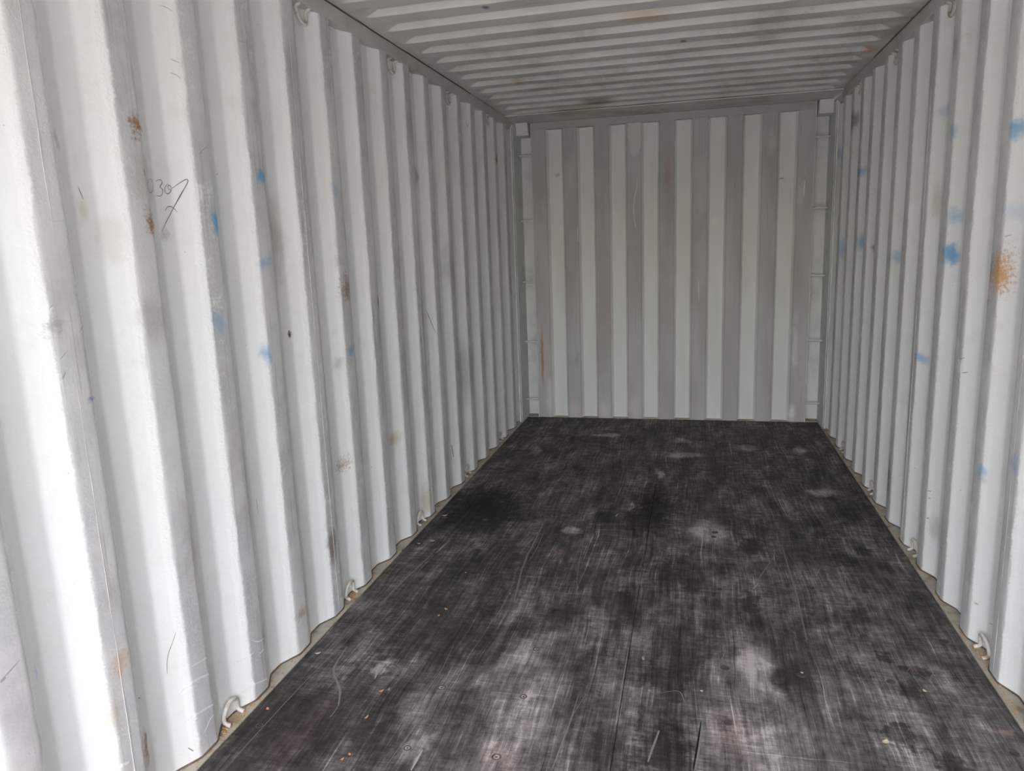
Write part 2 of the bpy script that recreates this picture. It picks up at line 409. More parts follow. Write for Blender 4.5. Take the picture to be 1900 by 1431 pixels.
def CM(bb, **kw): return px_mark(2, 2.405, 0, 1, bb, **kw)
M_ROOF = plain_paint('roof_paint', (0.68, 0.675, 0.655), (0.58, 0.57, 0.55), dirt=(0.34, 0.29, 0.25), amt=0.4, scale=2.2, mk=[
    CM((1596, 82, 1634, 100), col=(0.60, 0.38, 0.24), st=0.8, brk=1.4), CM((1120, 26, 1270, 44), col=(0.58, 0.45, 0.31), st=0.7, brk=1.3),
    CM((1060, 178, 1150, 200), col=(0.20, 0.16, 0.12), st=0.75, brk=1.5), CM((940, 145, 985, 160), col=(0.42, 0.30, 0.20), st=0.6, brk=1.4),
    CM((1000, 195, 1160, 206), col=(0.40, 0.33, 0.20), st=0.55, brk=1.3), CM((1260, 74, 1276, 82), col=DARK, st=0.7, brk=1.4),
    CM((890, 8, 912, 18), col=DARK, st=0.7, brk=1.2), CM((1060, 52, 1086, 60), col=(0.66, 0.65, 0.62), st=0.7, brk=1.6),
    CM((1560, 178, 1600, 186), col=(0.30, 0.25, 0.2), st=0.4, brk=1.2), CM((640, 12, 700, 30), col=(0.44, 0.41, 0.39), st=0.4, brk=1.4)])

# ------------------------------------------------------------------ plywood
def FM(bb, **kw): return px_mark(2, 0.0, 0, 1, bb, **kw)
GREY = (0.155, 0.15, 0.155); PALE = (0.30, 0.305, 0.325); BROWN = (0.125, 0.09, 0.08); PINK = (0.17, 0.135, 0.13)
BLACK = (0.006, 0.006, 0.0065); CHAR = (0.020, 0.017, 0.018); REDB = (0.033, 0.025, 0.0255)
floor_marks = [
    # broad darker and browner fields
    FM((330, 1180, 760, 1500), col=REDB, st=0.85, brk=0.9, soft=0.8), FM((640, 1080, 960, 1260), col=REDB, st=0.6, brk=1.2, soft=0.8),
    FM((770, 880, 1010, 1010), col=BLACK, st=0.8, brk=1.6, soft=0.9), FM((830, 1000, 1000, 1090), col=CHAR, st=0.6, brk=1.4, soft=0.9),
    # grey scuffed fields
    FM((850, 1120, 1060, 1560), col=(0.20, 0.195, 0.20), st=0.75, brk=1.8, soft=0.9), FM((1000, 1090, 1170, 1290), col=GREY, st=0.40, brk=1.8, soft=0.9),
    FM((1290, 1000, 1480, 1180), col=(0.13, 0.115, 0.11), st=0.55, brk=1.8, soft=0.9), FM((1280, 1170, 1570, 1560), col=(0.20, 0.195, 0.20), st=0.80, brk=1.6, soft=0.9),
    FM((1460, 1090, 1940, 1540), col=(0.15, 0.135, 0.14), st=0.75, brk=1.6, soft=0.9), FM((1430, 1010, 1720, 1180), col=(0.11, 0.10, 0.10), st=0.5, brk=1.6, soft=0.9),
    FM((1290, 860, 1460, 1000), col=(0.10, 0.09, 0.085), st=0.5, brk=1.8, soft=0.9), FM((1180, 980, 1320, 1070), col=GREY, st=0.45, brk=2.0, soft=0.9),
    FM((960, 1000, 1090, 1140), col=BROWN, st=0.5, brk=1.9, soft=0.9), FM((1000, 850, 1110, 960), col=BROWN, st=0.45, brk=1.9, soft=0.9),
    FM((1150, 800, 1360, 860), col=(0.11, 0.10, 0.095), st=0.5, brk=2.2, soft=0.9), FM((1000, 845, 1200, 885), col=(0.11, 0.09, 0.085), st=0.4, brk=2.2, soft=0.9),
    # pinkish worn wood
    FM((1300, 1270, 1420, 1440), col=PINK, st=0.6, brk=1.7, soft=0.8), FM((1340, 1140, 1400, 1240), col=PINK, st=0.4, brk=1.8, soft=0.8),
    FM((1010, 1000, 1060, 1060), col=(0.15, 0.095, 0.10), st=0.5, brk=1.8, soft=0.8), FM((1530, 1100, 1580, 1200), col=(0.14, 0.10, 0.095), st=0.45, brk=1.8, soft=0.8),
    FM((900, 1240, 980, 1290), col=PINK, st=0.4, brk=1.8, soft=0.8), FM((1530, 1280, 1560, 1350), col=PINK, st=0.6, brk=1.6, soft=0.8),
    FM((1830, 1340, 1880, 1380), col=(0.25, 0.13, 0.09), st=0.55, brk=1.6, soft=0.8), FM((880, 1360, 980, 1440), col=PINK, st=0.5, brk=1.6, soft=0.8),
    # black worn-through squares
    FM((1150, 880, 1270, 1000), col=BLACK, st=0.75, brk=2.4, soft=0.95), FM((1180, 1010, 1310, 1110), col=CHAR, st=0.6, brk=2.4, soft=0.9),
    FM((1375, 1095, 1405, 1145), col=(0.03, 0.027, 0.028), st=0.8, brk=1.2, soft=0.6), FM((1150, 1320, 1320, 1480), col=BLACK, st=0.6, brk=2.6, soft=0.95),
    FM((1160, 1225, 1290, 1295), col=BLACK, st=0.5, brk=2.6, soft=0.95), FM((1360, 990, 1440, 1040), col=CHAR, st=0.7, brk=1.8, soft=0.7),
    FM((1530, 915, 1640, 975), col=(0.035, 0.033, 0.034), st=0.75, brk=1.3, soft=0.7), FM((1440, 1225, 1530, 1290), col=(0.04, 0.035, 0.035), st=0.8, brk=1.8, soft=0.7),
    FM((1140, 1080, 1185, 1150), col=(0.03, 0.027, 0.027), st=0.7, brk=1.2, soft=0.7), FM((1060, 930, 1180, 990), col=BLACK, st=0.45, brk=1.8, soft=0.95),
    # chalky white rubs
    FM((1350, 1190, 1450, 1285), col=PALE, st=0.85, brk=1.8, soft=0.7), FM((1395, 1255, 1460, 1300), col=(0.40, 0.41, 0.44), st=0.85, brk=1.5, soft=0.7),
    FM((1265, 955, 1360, 1022), col=PALE, st=0.9, brk=1.9, soft=0.7), FM((910, 1150, 1020, 1280), col=(0.27, 0.27, 0.29), st=0.75, brk=1.7, soft=0.8),
    FM((1045, 975, 1085, 995), col=PALE, st=0.85, brk=1.4, soft=0.6), FM((1080, 930, 1115, 970), col=(0.22, 0.22, 0.23), st=0.6, brk=1.4, soft=0.8),
    FM((980, 822, 1006, 846), col=(0.24, 0.24, 0.25), st=0.75, brk=1.4, soft=0.7), FM((1160, 925, 1178, 950), col=(0.20, 0.20, 0.21), st=0.8, brk=1.2, soft=0.5),
    FM((690, 1218, 720, 1260), ang=0.4, col=PALE, st=0.8, brk=1.8, soft=0.6), FM((630, 1085, 700, 1150), ang=0.0, col=(0.20, 0.20, 0.22), st=0.7, brk=1.8, soft=0.8),
    FM((1480, 905, 1560, 925), col=(0.29, 0.28, 0.27), st=0.95, brk=1.8, soft=0.7), FM((1090, 803, 1170, 812), col=(0.29, 0.28, 0.27), st=0.95, brk=1.5, soft=0.7),
    FM((1250, 812, 1290, 824), col=(0.29, 0.28, 0.27), st=0.95, brk=1.5, soft=0.7), FM((1360, 822, 1410, 838), col=(0.29, 0.28, 0.27), st=0.95, brk=1.9, soft=0.6),
    FM((1470, 824, 1500, 846), col=(0.29, 0.28, 0.27), st=0.95, brk=1.9, soft=0.6), FM((1225, 838, 1320, 852), col=(0.29, 0.28, 0.27), st=0.95, brk=1.7, soft=0.7),
    FM((1210, 865, 1235, 890), col=(0.29, 0.28, 0.27), st=0.95, brk=1.9, soft=0.6), FM((1400, 820, 1500, 870), col=(0.10, 0.09, 0.085), st=0.4, brk=1.9, soft=0.8),
    FM((745, 1340, 800, 1440), ang=0.3, col=(0.24, 0.235, 0.235), st=0.7, brk=2.2, soft=0.6), FM((1540, 1270, 1600, 1330), col=(0.20, 0.20, 0.21), st=0.6, brk=1.4, soft=0.8),
    FM((1380, 1370, 1450, 1440), col=(0.25, 0.24, 0.245), st=0.6, brk=2.2, soft=0.7), FM((1140, 1260, 1240, 1300), col=(0.105, 0.105, 0.115), st=0.8, brk=0.8, soft=0.5),
    # boot prints
    FM((1532, 1018, 1600, 1048), col=(0.035, 0.033, 0.033), st=0.9, brk=2.4, soft=0.5), FM((1580, 1008, 1622, 1034), col=(0.035, 0.033, 0.033), st=0.9, brk=2.2, soft=0.5),
    FM((1580, 1122, 1634, 1142), col=(0.045, 0.042, 0.042), st=0.8, brk=1.8, soft=0.5), FM((1560, 1220, 1624, 1266), col=(0.06, 0.058, 0.06), st=0.8, brk=2.6, soft=0.4),
    FM((1622, 1210, 1668, 1234), col=(0.04, 0.035, 0.035), st=0.9, brk=1.6, soft=0.4), FM((1680, 1232, 1734, 1264), col=(0.045, 0.033, 0.033), st=0.95, brk=0.9, soft=0.25),
    FM((1662, 1262, 1720, 1310), col=(0.045, 0.04, 0.042), st=0.85, brk=1.8, soft=0.5), FM((1630, 1340, 1710, 1396), col=(0.045, 0.04, 0.042), st=0.85, brk=2.6, soft=0.4),
    FM((1720, 1390, 1790, 1440), col=(0.045, 0.04, 0.042), st=0.85, brk=2.0, soft=0.4), FM((1225, 1283, 1270, 1312), col=(0.035, 0.034, 0.036), st=0.8, brk=0.7, soft=0.3),
    FM((1525, 918, 1556, 930), col=(0.02, 0.02, 0.02), st=0.9, brk=1.6, soft=0.4), FM((1500, 985, 1540, 1004), col=(0.04, 0.038, 0.036), st=0.8, brk=2.2, soft=0.5),
]
def tone_of(c):
    l = 0.2126 * c[0] + 0.7152 * c[1] + 0.0722 * c[2]
    return float(np.interp(math.log(l), [math.log(v) for v in (0.006, 0.02, 0.05, 0.11, 0.20, 0.40)], [0.0, 0.2, 0.4, 0.6, 0.8, 1.0]))
def ply_paint():
    nt = NT('scuffed_plywood')
    p = nt.pos(); x, y, z = nt.sep(p)
    P0 = nt.comb(x, y)
    warp = nt.noise(P0, 4.5, 5, 0.7, color=True)
    P = nt.vmath('ADD', P0, nt.vmath('SCALE', nt.vmath('SUBTRACT', warp, (0.5, 0.5, 0.5)), scale=0.22))
    n1 = nt.noise(P0, 1.0, 5, 0.65, stretch=(4.5, 1.6, 1)); n2 = nt.noise(P0, 22, 5, 0.75)
    bend = nt.vmath('ADD', P0, nt.vmath('SCALE', nt.vmath('SUBTRACT', nt.noise(P0, 1.3, 2, 0.5, color=True), (0.5, 0.5, 0.5)), scale=0.10))
    gy = nt.noise(bend, 1.0, 6, 0.72, stretch=(70, 2.4, 1))        # drag marks along the container
    gx = nt.noise(P0, 1.0, 5, 0.70, stretch=(5.0, 62, 1))          # grain across
    fy = nt.noise(P0, 1.0, 3, 0.6, stretch=(210, 7, 1)); fx = nt.noise(P0, 1.0, 3, 0.6, stretch=(14, 230, 1))
    hatch = nt.math('ADD', nt.math('MULTIPLY', gy, 0.6), nt.math('MULTIPLY', gx, 0.4))
    brk = nt.math('ADD', nt.math('MULTIPLY', hatch, 0.6), nt.math('MULTIPLY', n2, 0.4))
    field = nt.mix(nt.ramp(n1, 0.30, 0.68), (0.39, 0.39, 0.39), (0.55, 0.55, 0.55))
    tm, cm = [], []
    for (c, r, ang, soft, b_, mc, st, k) in floor_marks:
        t = tone_of(mc)
        tm.append((c, r, ang, max(soft, 0.35), b_, (t, t, t), st, k))
        mxc = max(mc); mnc = min(mc)
        if (mxc - mnc) / mxc > 0.18 and mc != BLACK:
            l = 0.2126 * mc[0] + 0.7152 * mc[1] + 0.0722 * mc[2]
            cm.append((c, r, ang, 0.9, b_, tuple(min(1.0, v / l * 0.5) for v in mc), st, k))
    field = marks(nt, field, P, [brk, n2], tm)
    tint = marks(nt, nt.mix(n1, (0.515, 0.50, 0.505), (0.555, 0.490, 0.470)), P, [brk, n2], cm)
    f = nt.sep(field)[0]
    T = nt.math('ADD', f, nt.math('MULTIPLY', nt.math('SUBTRACT', gy, 0.5), 0.95))
    T = nt.math('ADD', T, nt.math('MULTIPLY', nt.math('SUBTRACT', nt.noise(bend, 1.0, 4, 0.6, stretch=(9, 3.2, 1)), 0.5), 0.75))
    T = nt.math('ADD', T, nt.math('MULTIPLY', nt.math('SUBTRACT', gx, 0.5), nt.ramp(n1, 0.35, 0.65, 0.2, 0.6)))
    T = nt.math('ADD', T, nt.math('MULTIPLY', nt.math('SUBTRACT', n2, 0.5), 0.8))
    T = nt.math('ADD', T, nt.math('MULTIPLY', nt.math('SUBTRACT', nt.noise(P, 6.5, 5, 0.68), 0.5), 0.55))
    T = nt.math('ADD', T, nt.math('MULTIPLY', nt.ramp(fy, 0.56, 0.70), 0.20))
    T = nt.math('ADD', T, nt.math('MULTIPLY', nt.ramp(fx, 0.58, 0.72), 0.14))
    T = nt.math('SUBTRACT', T, nt.math('MULTIPLY', nt.ramp(fy, 0.40, 0.28), 0.14))
    T = nt.math('SUBTRACT', T, nt.math('MULTIPLY', nt.ramp(fx, 0.40, 0.28), 0.12))
    sl = nt.noise(bend, 1.0, 2, 0.5, stretch=(120, 1.1, 1)); sx = nt.noise(bend, 1.0, 2, 0.5, stretch=(1.3, 110, 4))
    T = nt.math('ADD', T, nt.math('MULTIPLY', nt.ramp(sl, 0.655, 0.70), nt.ramp(n1, 0.35, 0.6, 0.10, 0.34)))
    T = nt.math('ADD', T, nt.math('MULTIPLY', nt.ramp(sx, 0.68, 0.72), 0.16))
    T = nt.math('SUBTRACT', T, nt.math('MULTIPLY', nt.ramp(sl, 0.33, 0.29), 0.2))
    T = nt.math('ADD', f, nt.math('MULTIPLY', nt.math('SUBTRACT', T, f), nt.ramp(f, 0.22, 0.60, 0.62, 1.12)))
    cr = nt.t.nodes.new('ShaderNodeValToRGB')
    nt.link(cr.inputs[0], T)
    e = cr.color_ramp.elements
    vals = [(0.0, 0.008), (0.2, 0.022), (0.4, 0.055), (0.6, 0.125), (0.8, 0.235), (1.0, 0.45)]
    e[0].position = 0.0; e[0].color = (vals[0][1],) * 3 + (1,)
    e[1].position = 1.0; e[1].color = (vals[-1][1],) * 3 + (1,)
    for t_, v_ in vals[1:-1]:
        q = e.new(t_); q.color = (v_, v_, v_, 1)
    col = nt.mix(1.0, cr.outputs[0], nt.vmath('SCALE', tint, scale=2.0), 'MULTIPLY')
    nt.bump(nt.math('ADD', nt.math('MULTIPLY', hatch, 0.5), nt.math('MULTIPLY', n2, 0.5)), 0.002, 0.4)
    return nt.done(col, nt.ramp(n1, 0.3, 0.7, 0.60, 0.78), 0.25)
M_PLY = ply_paint()

# ------------------------------------------------------------------ corrugated profiles
def fillet(pts, r, n=3):
    out = [Vector(pts[0])]
    for i in range(1, len(pts) - 1):
        a, b, c = Vector(pts[i - 1]), Vector(pts[i]), Vector(pts[i + 1])
        d1, d2 = (a - b), (c - b)
        k = min(r, d1.length * 0.4, d2.length * 0.4)
        p, q = b + d1.normalized() * k, b + d2.normalized() * k
        for j in range(n + 1):
            t = j / n
            out.append((1 - t) ** 2 * p + 2 * t * (1 - t) * b + t * t * q)
    out.append(Vector(pts[-1]))
    return out
def side_corners(side):
    """(y, |x|) corners of the corrugation from the door to the end wall"""
    ph = PH[side]
    pts = []
    for n in range(-5, 17):
        a = ph + PITCH_S * n
        pts += [(a - 0.069, XO), (a, XI), (a + 0.073, XI), (a + 0.143, XO)]
    return pts
SC = {s: side_corners(s) for s in (-1, 1)}
def surf_x(side, y):
    c = SC[side]
    return side * float(np.interp(y, [p[0] for p in c], [p[1] for p in c]))

def sheet(name, prof, zs, place, mat, parent, thick, wobble=0.0012, seed=0):
    """extrude a polyline profile over heights; place(u, d, z) -> world. A second skin gives the steel its thickness."""
    n = len(prof)
    verts, faces = [], []
    for layer in (0, 1):
        for z in zs:
            for (u, d) in prof:
                w = mnoise.noise(Vector((u * 3.0 + seed, z * 2.2, d * 20))) * wobble * 2 + mnoise.noise(Vector((u * 14 + seed, z * 9, 3.3))) * wobble
                verts.append(place(u, d + w + layer * thick, z))
    m = len(zs)
    for layer in (0, 1):
        o = layer * n * m
        for j in range(m - 1):
            for i in range(n - 1):
                a = o + j * n + i
                q = (a, a + 1, a + n + 1, a + n)
                faces.append(q if layer == 0 else q[::-1])
    o = n * m
    for i in range(n - 1):
        faces.append((i, i + o, i + 1 + o, i + 1))
        t = (m - 1) * n + i
        faces.append((t, t + 1, t + 1 + o, t + o))
    for j in range(m - 1):
        a = j * n
        faces.append((a, a + n, a + n + o, a + o))
        b = j * n + n - 1
        faces.append((b, b + o, b + n + o, b + n))
    me = bpy.data.meshes.new(name)
    me.from_pydata([tuple(v) for v in verts], [], faces)
    bm = bmesh.new(); bm.from_mesh(me)
    bmesh.ops.recalc_face_normals(bm, faces=bm.faces[:])
    bm.to_mesh(me); bm.free()
    ob = obj(name, me, mat, parent)
    for p in me.polygons: p.use_smooth = True
    try:
        me.set_sharp_from_angle(angle=math.radians(50))
    except Exception:
        pass
    return ob

ZS = [0.0 + 2.345 * i / 46 for i in range(47)]
WALL = {}
for side, nm, mat in ((-1, 'wall_left', M_LEFT), (1, 'wall_right', M_RIGHT)):
    r = structure(root(nm, (side * XO, 0, 0)))
    WALL[side] = r
    prof = [(v.x, v.y) for v in fillet(SC[side], 0.009, 3)]
    ph = PH[side]
    joints = [YD + 0.001] + [ph + 0.0365 + PITCH_S * k for k in (-4, 0, 4, 8, 12)] + [5.74]
    def px_at(y): return float(np.interp(y, [q[0] for q in prof], [q[1] for q in prof]))
    for k in range(len(joints) - 1):
        a, b = joints[k], joints[k + 1]
        sub = [(a, px_at(a))] + [q for q in prof if a + 1e-4 < q[0] < b - 1e-4] + [(b, px_at(b))]
        s = sheet('corrugated_panel', sub, ZS, lambda u, d, z: Vector((side * d, u, z)), mat, None, 0.003, seed=side * 3)
        s.parent = r; s.matrix_parent_inverse = Matrix.Translation((-side * XO, 0, 0))
        if 0 < k:
            wb = obj('weld_seam', tube_mesh('weld_seam', [(side * (XI - 0.0002), a + 0.0008 * math.sin(j * 1.7), 0.02 + 2.30 * j / 40) for j in range(41)], 0.0010, 6), M_WELD)
            wb.parent = r; wb.matrix_parent_inverse = Matrix.Translation((-side * XO, 0, 0))

# end wall: recesses 0.25 m apart between wide flat ends
bc = [(-1.062, 0.0)]
for i in range(8):
    c = -0.8755 + 0.25 * i
    bc += [(c - 0.0705, 0.0), (c - 0.0535, 0.045), (c + 0.0535, 0.045), (c + 0.0705, 0.0)]
bc.append((1.062, 0.0))
wall_back = structure(root('wall_back', (0, YB, 0)))
def keep(o, parent):
    o.parent = parent
    o.matrix_parent_inverse = Matrix.Translation(-Vector(parent.location))
    return o
bp = [(v.x, v.y) for v in fillet(bc, 0.006, 3)]
ZB = [0.0 + 2.338 * i / 40 for i in range(41)]
sub = [(-1.006, 0.0)] + [q for q in bp if -1.005 < q[0] < 1.005] + [(1.006, 0.0)]
keep(sheet('corrugated_panel', sub, ZB, lambda u, d, z: Vector((u, YB + d, z)), M_BACK, None, 0.003, wobble=0.0008, seed=9), wall_back)
for s in (-1, 1):
    keep(obj('edge_strip', box_mesh('edge_strip', (min(s * 0.995, s * 1.064), YB + 0.0042, 0.0), (max(s * 0.995, s * 1.064), YB + 0.010, 2.338), 0.001), M_BACK), wall_back)
keep(obj('header_plate', box_mesh('header_plate', (-1.062, YB - 0.002, 2.336), (1.062, YB + 0.06, 2.3925), 0.002), M_HEADER), wall_back)
keep(obj('base_angle', box_mesh('base_angle', (-1.19, YB + 0.002, -0.03), (1.19, YB + 0.13, 0.004), 0.002), M_LEDGE), wall_back)

# ------------------------------------------------------------------ corner posts with lashing bars
def corner_post(idx, s):
    r = structure(root('trim_%d' % idx, (s * 1.11, 5.92, 0)))
    def part(nm, lo, hi, m, b=0.002):
        lo2 = (min(lo[0] * s, hi[0] * s), lo[1], lo[2]); hi2 = (max(lo[0] * s, hi[0] * s), hi[1], hi[2])
        return keep(obj(nm, box_mesh(nm, lo2, hi2, b), m), r)
    part('post_back', (1.056, 5.972, -0.02), (1.185, 5.982, 2.40), M_POST)
    part('post_side', (1.166, 5.69, -0.02), (1.178, 5.985, 2.36), M_POST)
    part('post_lip', (1.060, YB + 0.001, -0.02), (1.066, 5.975, 2.392), M_POST)
    part('side_flange', (1.170, 5.655, 0.0), (1.180, 5.695, 2.34), M_POST, 0.0015)
    part('corner_block', (1.074, 5.812, 2.305), (1.170, 5.97, 2.391), M_POST, 0.004)
    part('corner_block_lip', (1.070, 5.806, 2.293), (1.184, 5.97, 2.307), M_POST, 0.002)
    for z in (0.152, 0.645, 1.14, 1.636, 2.143):
        b = obj('lashing_bar', tube_mesh('lashing_bar', [(s * 1.060, YB + 0.006, z), (s * 1.169, YB + 0.006, z + (0.004 if s < 0 else -0.002))], 0.0085, 10), M_POST)
        keep(b, r)
    return r
corner_post(1, -1); corner_post(2, 1)

# ------------------------------------------------------------------ top rails, bottom rails
def rails(idx, s):
    r = structure(root('trim_%d' % idx, (s * 1.2, 2.5, ZR0)))
    def bx(nm, lo, hi, m, b=0.002, rr=r):
        lo2 = (min(lo[0] * s, hi[0] * s), lo[1], lo[2]); hi2 = (max(lo[0] * s, hi[0] * s), hi[1], hi[2])
        return keep(obj(nm, box_mesh(nm, lo2, hi2, b), m), rr)
    cuts = [YD, 1.12, 2.86, 4.42, 4.98, 5.53]
    for k in range(len(cuts) - 1):
        bx('rail_length', (1.1745, cuts[k] + 0.0008, ZR0), (1.245, cuts[k + 1] - 0.0008, ZR1 - 0.003), M_RAIL, 0.0025)
    bx('rail_gusset', (1.188, 5.531, 2.330), (1.245, 5.97, ZR1 - 0.003), M_RAIL)
    keep(obj('roof_sealant', tube_mesh('roof_sealant', [(s * (1.1735 - 0.0006 * math.sin(j * 2.1)), YD + 0.02 + 5.49 * j / 90, ZR1 - 0.002 + 0.0008 * math.sin(j * 1.3)) for j in range(91)], 0.0032, 6), M_BEAD), r)
    r2 = structure(root('trim_%d' % (idx + 2), (s * 1.2, 2.5, 0)))
    bx('bottom_rail', (1.159, YD, -0.12), (1.245, 5.97, 0.0035), M_LEDGE, 0.002, r2)
    pr = [p for p in fillet(SC[s], 0.01, 2) if YD + 0.02 < p.x < 5.68]
    pts = [(s * (p.y - 0.001 + 0.0012 * mnoise.noise(Vector((p.x * 30, 0, 0)))), p.x, 0.005 + 0.0015 * mnoise.noise(Vector((p.x * 25, 1, 0)))) for p in pr]
    rad = [0.0032 + 0.0016 * mnoise.noise(Vector((p.x * 18, 5 + s, 0))) for p in pr]
    keep(obj('sealant_bead', tube_mesh('sealant_bead', pts, rad, 6), M_BEAD), r2)
rails(3, -1); rails(4, 1)

# ------------------------------------------------------------------ roof
ceil_root = structure(root('ceiling', (0, 2.7, ZR1)))
def roof_h(x, y):
    if y > 5.52: return 0.0
    t = ((y - 2.765) / 0.2095) % 1.0           # 0 at the lower edge of the door-facing step
    e = 0.07
    if t < 0.40: f = 0
    elif t < 0.40 + e: f = (t - 0.40) / e
    elif t < 1 - e: f = 1
    else: f = (1 - t) / e
    g = min(1, max(0, (1.135 - abs(x)) / 0.075))
    g = g * g * (3 - 2 * g)
    return 0.026 * f * g
xs = [-1.24, -1.18, -1.14] + [-1.135 + 0.0125 * i for i in range(8)] + [-1.03 + 2.06 * i / 14 for i in range(15)] + [1.135 - 0.0125 * i for i in range(7, -1, -1)] + [1.14, 1.18, 1.24]
yr = []
k0 = int(math.floor((YD - 2.765) / 0.2095))
for k in range(k0, 14):
    b = 2.765 + 0.2095 * k
    yr += [b + 0.2095 * t for t in (0.004, 0.012, 0.05, 0.2, 0.38, 0.40, 0.415, 0.455, 0.47, 0.49, 0.7, 0.91, 0.93, 0.945, 0.985, 0.995)]
yr = [YD] + [y for y in yr if YD + 0.002 < y < 5.515] + [5.52, 5.985]
cuts = [YD] + [2.765 + 0.2095 * (0.2 + k) for k in (-9, -4, 1, 6, 11)] + [5.985]
for k in range(len(cuts) - 1):
    a, b = cuts[k], cuts[k + 1]
    ys = [a] + [y for y in yr if a + 1e-4 < y < b - 1e-4] + [b]
    nx = len(xs); v = []; f = []
    for lay in (0, 1):
        for y in ys:
            for x in xs:
                w = 0.0028 * mnoise.noise(Vector((x * 3.2, y * 4.5, 7))) + 0.003 * (1 - (x / 1.2) ** 2)
                v.append((x, y, ZR1 + roof_h(x, y) + w + lay * 0.003))
    o = nx * len(ys)
    for j in range(len(ys) - 1):
        for i in range(nx - 1):
            q = j * nx + i
            f.append((q, q + nx, q + nx + 1, q + 1)); f.append((o + q, o + q + 1, o + q + nx + 1, o + q + nx))
    for i in range(nx - 1):
        f.append((i, i + 1, i + 1 + o, i + o)); t = (len(ys) - 1) * nx + i; f.append((t, t + o, t + 1 + o, t + 1))
    for j in range(len(ys) - 1):
        q = j * nx; f.append((q, q + o, q + nx + o, q + nx)); q = j * nx + nx - 1; f.append((q, q + nx, q + nx + o, q + o))
    me = bpy.data.meshes.new('roof_panel'); me.from_pydata(v, [], f)
    o_ = obj('roof_panel', me, M_ROOF, None, True)
    try: me.set_sharp_from_angle(angle=math.radians(50))
    except Exception: pass
    keep(o_, ceil_root)
keep(obj('end_plate', box_mesh('end_plate', (-1.19, 5.500, 2.3935), (1.19, 5.98, 2.4015), 0.002), M_ROOF), ceil_root)

# ------------------------------------------------------------------ floor
floor = structure(root('floor', (0, 2.9, 0)))
ycuts = [YD, 1.06, 3.46, 5.868]
for c, (xa, xb) in enumerate(((-1.157, -0.0008), (0.0008, 1.157))):
    for k in range(3):
        dz = [0.0, 0.0006, -0.0004, 0.0003, -0.0006, 0.0][c * 3 + k]
        keep(obj('plywood_panel', box_mesh('plywood_panel', (xa, ycuts[k] + 0.0008, -0.028), (xb, ycuts[k + 1] - 0.0008, dz), 0.001), M_PLY), floor)
keep(obj('floor_beam', box_mesh('floor_beam', (-1.16, YD, -0.12), (1.16, 5.97, -0.0285)), M_BEAD), floor)
# countersunk screws on the cross members
def screw_mesh():
    n = 14; v = []; f = []
    prof = [(0.0155, 0.0002), (0.0145, 0.0012), (0.0125, 0.0012), (0.0105, 0.0003), (0.004, 0.0002), (0.003, 0.0009)]
    for (r_, z) in prof:
        for k in range(n):
            a = 2 * math.pi * k / n; v.append((r_ * math.cos(a), r_ * math.sin(a), z))
    for j in range(len(prof) - 1):
        for k in range(n):
            a, b = j * n + k, j * n + (k + 1) % n
            f.append((a, b, b + n, a + n))
    f.append(tuple(range((len(prof) - 1) * n, len(prof) * n)))
    f.append(tuple(range(n - 1, -1, -1)))
    me = bpy.data.meshes.new('floor_screw'); me.from_pydata(v, [], f)
    for p in me.polygons: p.use_smooth = True
    return me
M_SCREW = plain_paint('screw_steel', (0.055, 0.048, 0.045), (0.10, 0.09, 0.085), dirt=(0.15, 0.10, 0.08), amt=0.6, scale=30)
SM = screw_mesh()
SM.materials.append(M_SCREW)
rows = [1.40, 1.69, 1.985, 2.285, 2.585, 2.875, 3.17, 3.43, 3.49, 3.78, 4.07, 4.36, 4.65, 4.94, 5.23, 5.52, 5.82]
colsx = (-1.105, -0.855, -0.585, -0.325, -0.065, 0.06, 0.32, 0.58, 0.84, 1.105)
for y in rows:
    for x in colsx:
        if y < 1.7 and x > -0.2: continue
        if random.random() < 0.12: continue
        s = obj('floor_screw', SM)
        s.parent = floor
        s.matrix_parent_inverse = Matrix.Translation(-Vector(floor.location))
        s.location = (x + random.uniform(-0.012, 0.012), y + random.uniform(-0.010, 0.010), 0.0003)
        s.rotation_euler = (0, 0, random.uniform(0, 6))
        k = random.uniform(0.75, 1.05); s.scale = (k, k, 1)

# ------------------------------------------------------------------ lines drawn or scratched on surfaces
def ribbon(name, strokes, locate, mat, parent, lift=0.0006):
    """strokes: list of (pixel polyline, width in metres). locate(px,py) -> (point, normal)"""
    v, f = [], []
    for pl, wd in strokes:
        # resample
        pts = []
        for i in range(len(pl) - 1):
            a, b = Vector(pl[i]), Vector(pl[i + 1])
            n = max(1, int((b - a).length / 3))
            for j in range(n): pts.append(a.lerp(b, j / n))
        pts.append(Vector(pl[-1]))
        # smooth
        for _ in range(2):
            pts = [pts[0]] + [(pts[i - 1] + pts[i] * 2 + pts[i + 1]) / 4 for i in range(1, len(pts) - 1)] + [pts[-1]]
        loc = [locate(q.x, q.y) for q in pts]
        base = len(v); m = len(loc)
        for i, (p, nrm) in enumerate(loc):
            t = (loc[min(i + 1, m - 1)][0] - loc[max(i - 1, 0)][0]).normalized()
            e = nrm.cross(t).normalized()
            taper = 0.35 + 0.65 * math.sin(math.pi * min(1, max(0, (i + 0.5) / m))) ** 0.6
            w_ = wd * 0.5 * taper * (0.8 + 0.4 * abs(mnoise.noise(Vector((i * 0.4, base, 0)))))
            q = p + nrm * lift
            v += [tuple(q - e * w_), tuple(q + nrm * 0.0003), tuple(q + e * w_)]
        for i in range(m - 1):
            a = base + i * 3
            f += [(a, a + 1, a + 4, a + 3), (a + 1, a + 2, a + 5, a + 4)]
    me = bpy.data.meshes.new(name); me.from_pydata(v, [], f)
    return keep(obj(name, me, mat), parent)
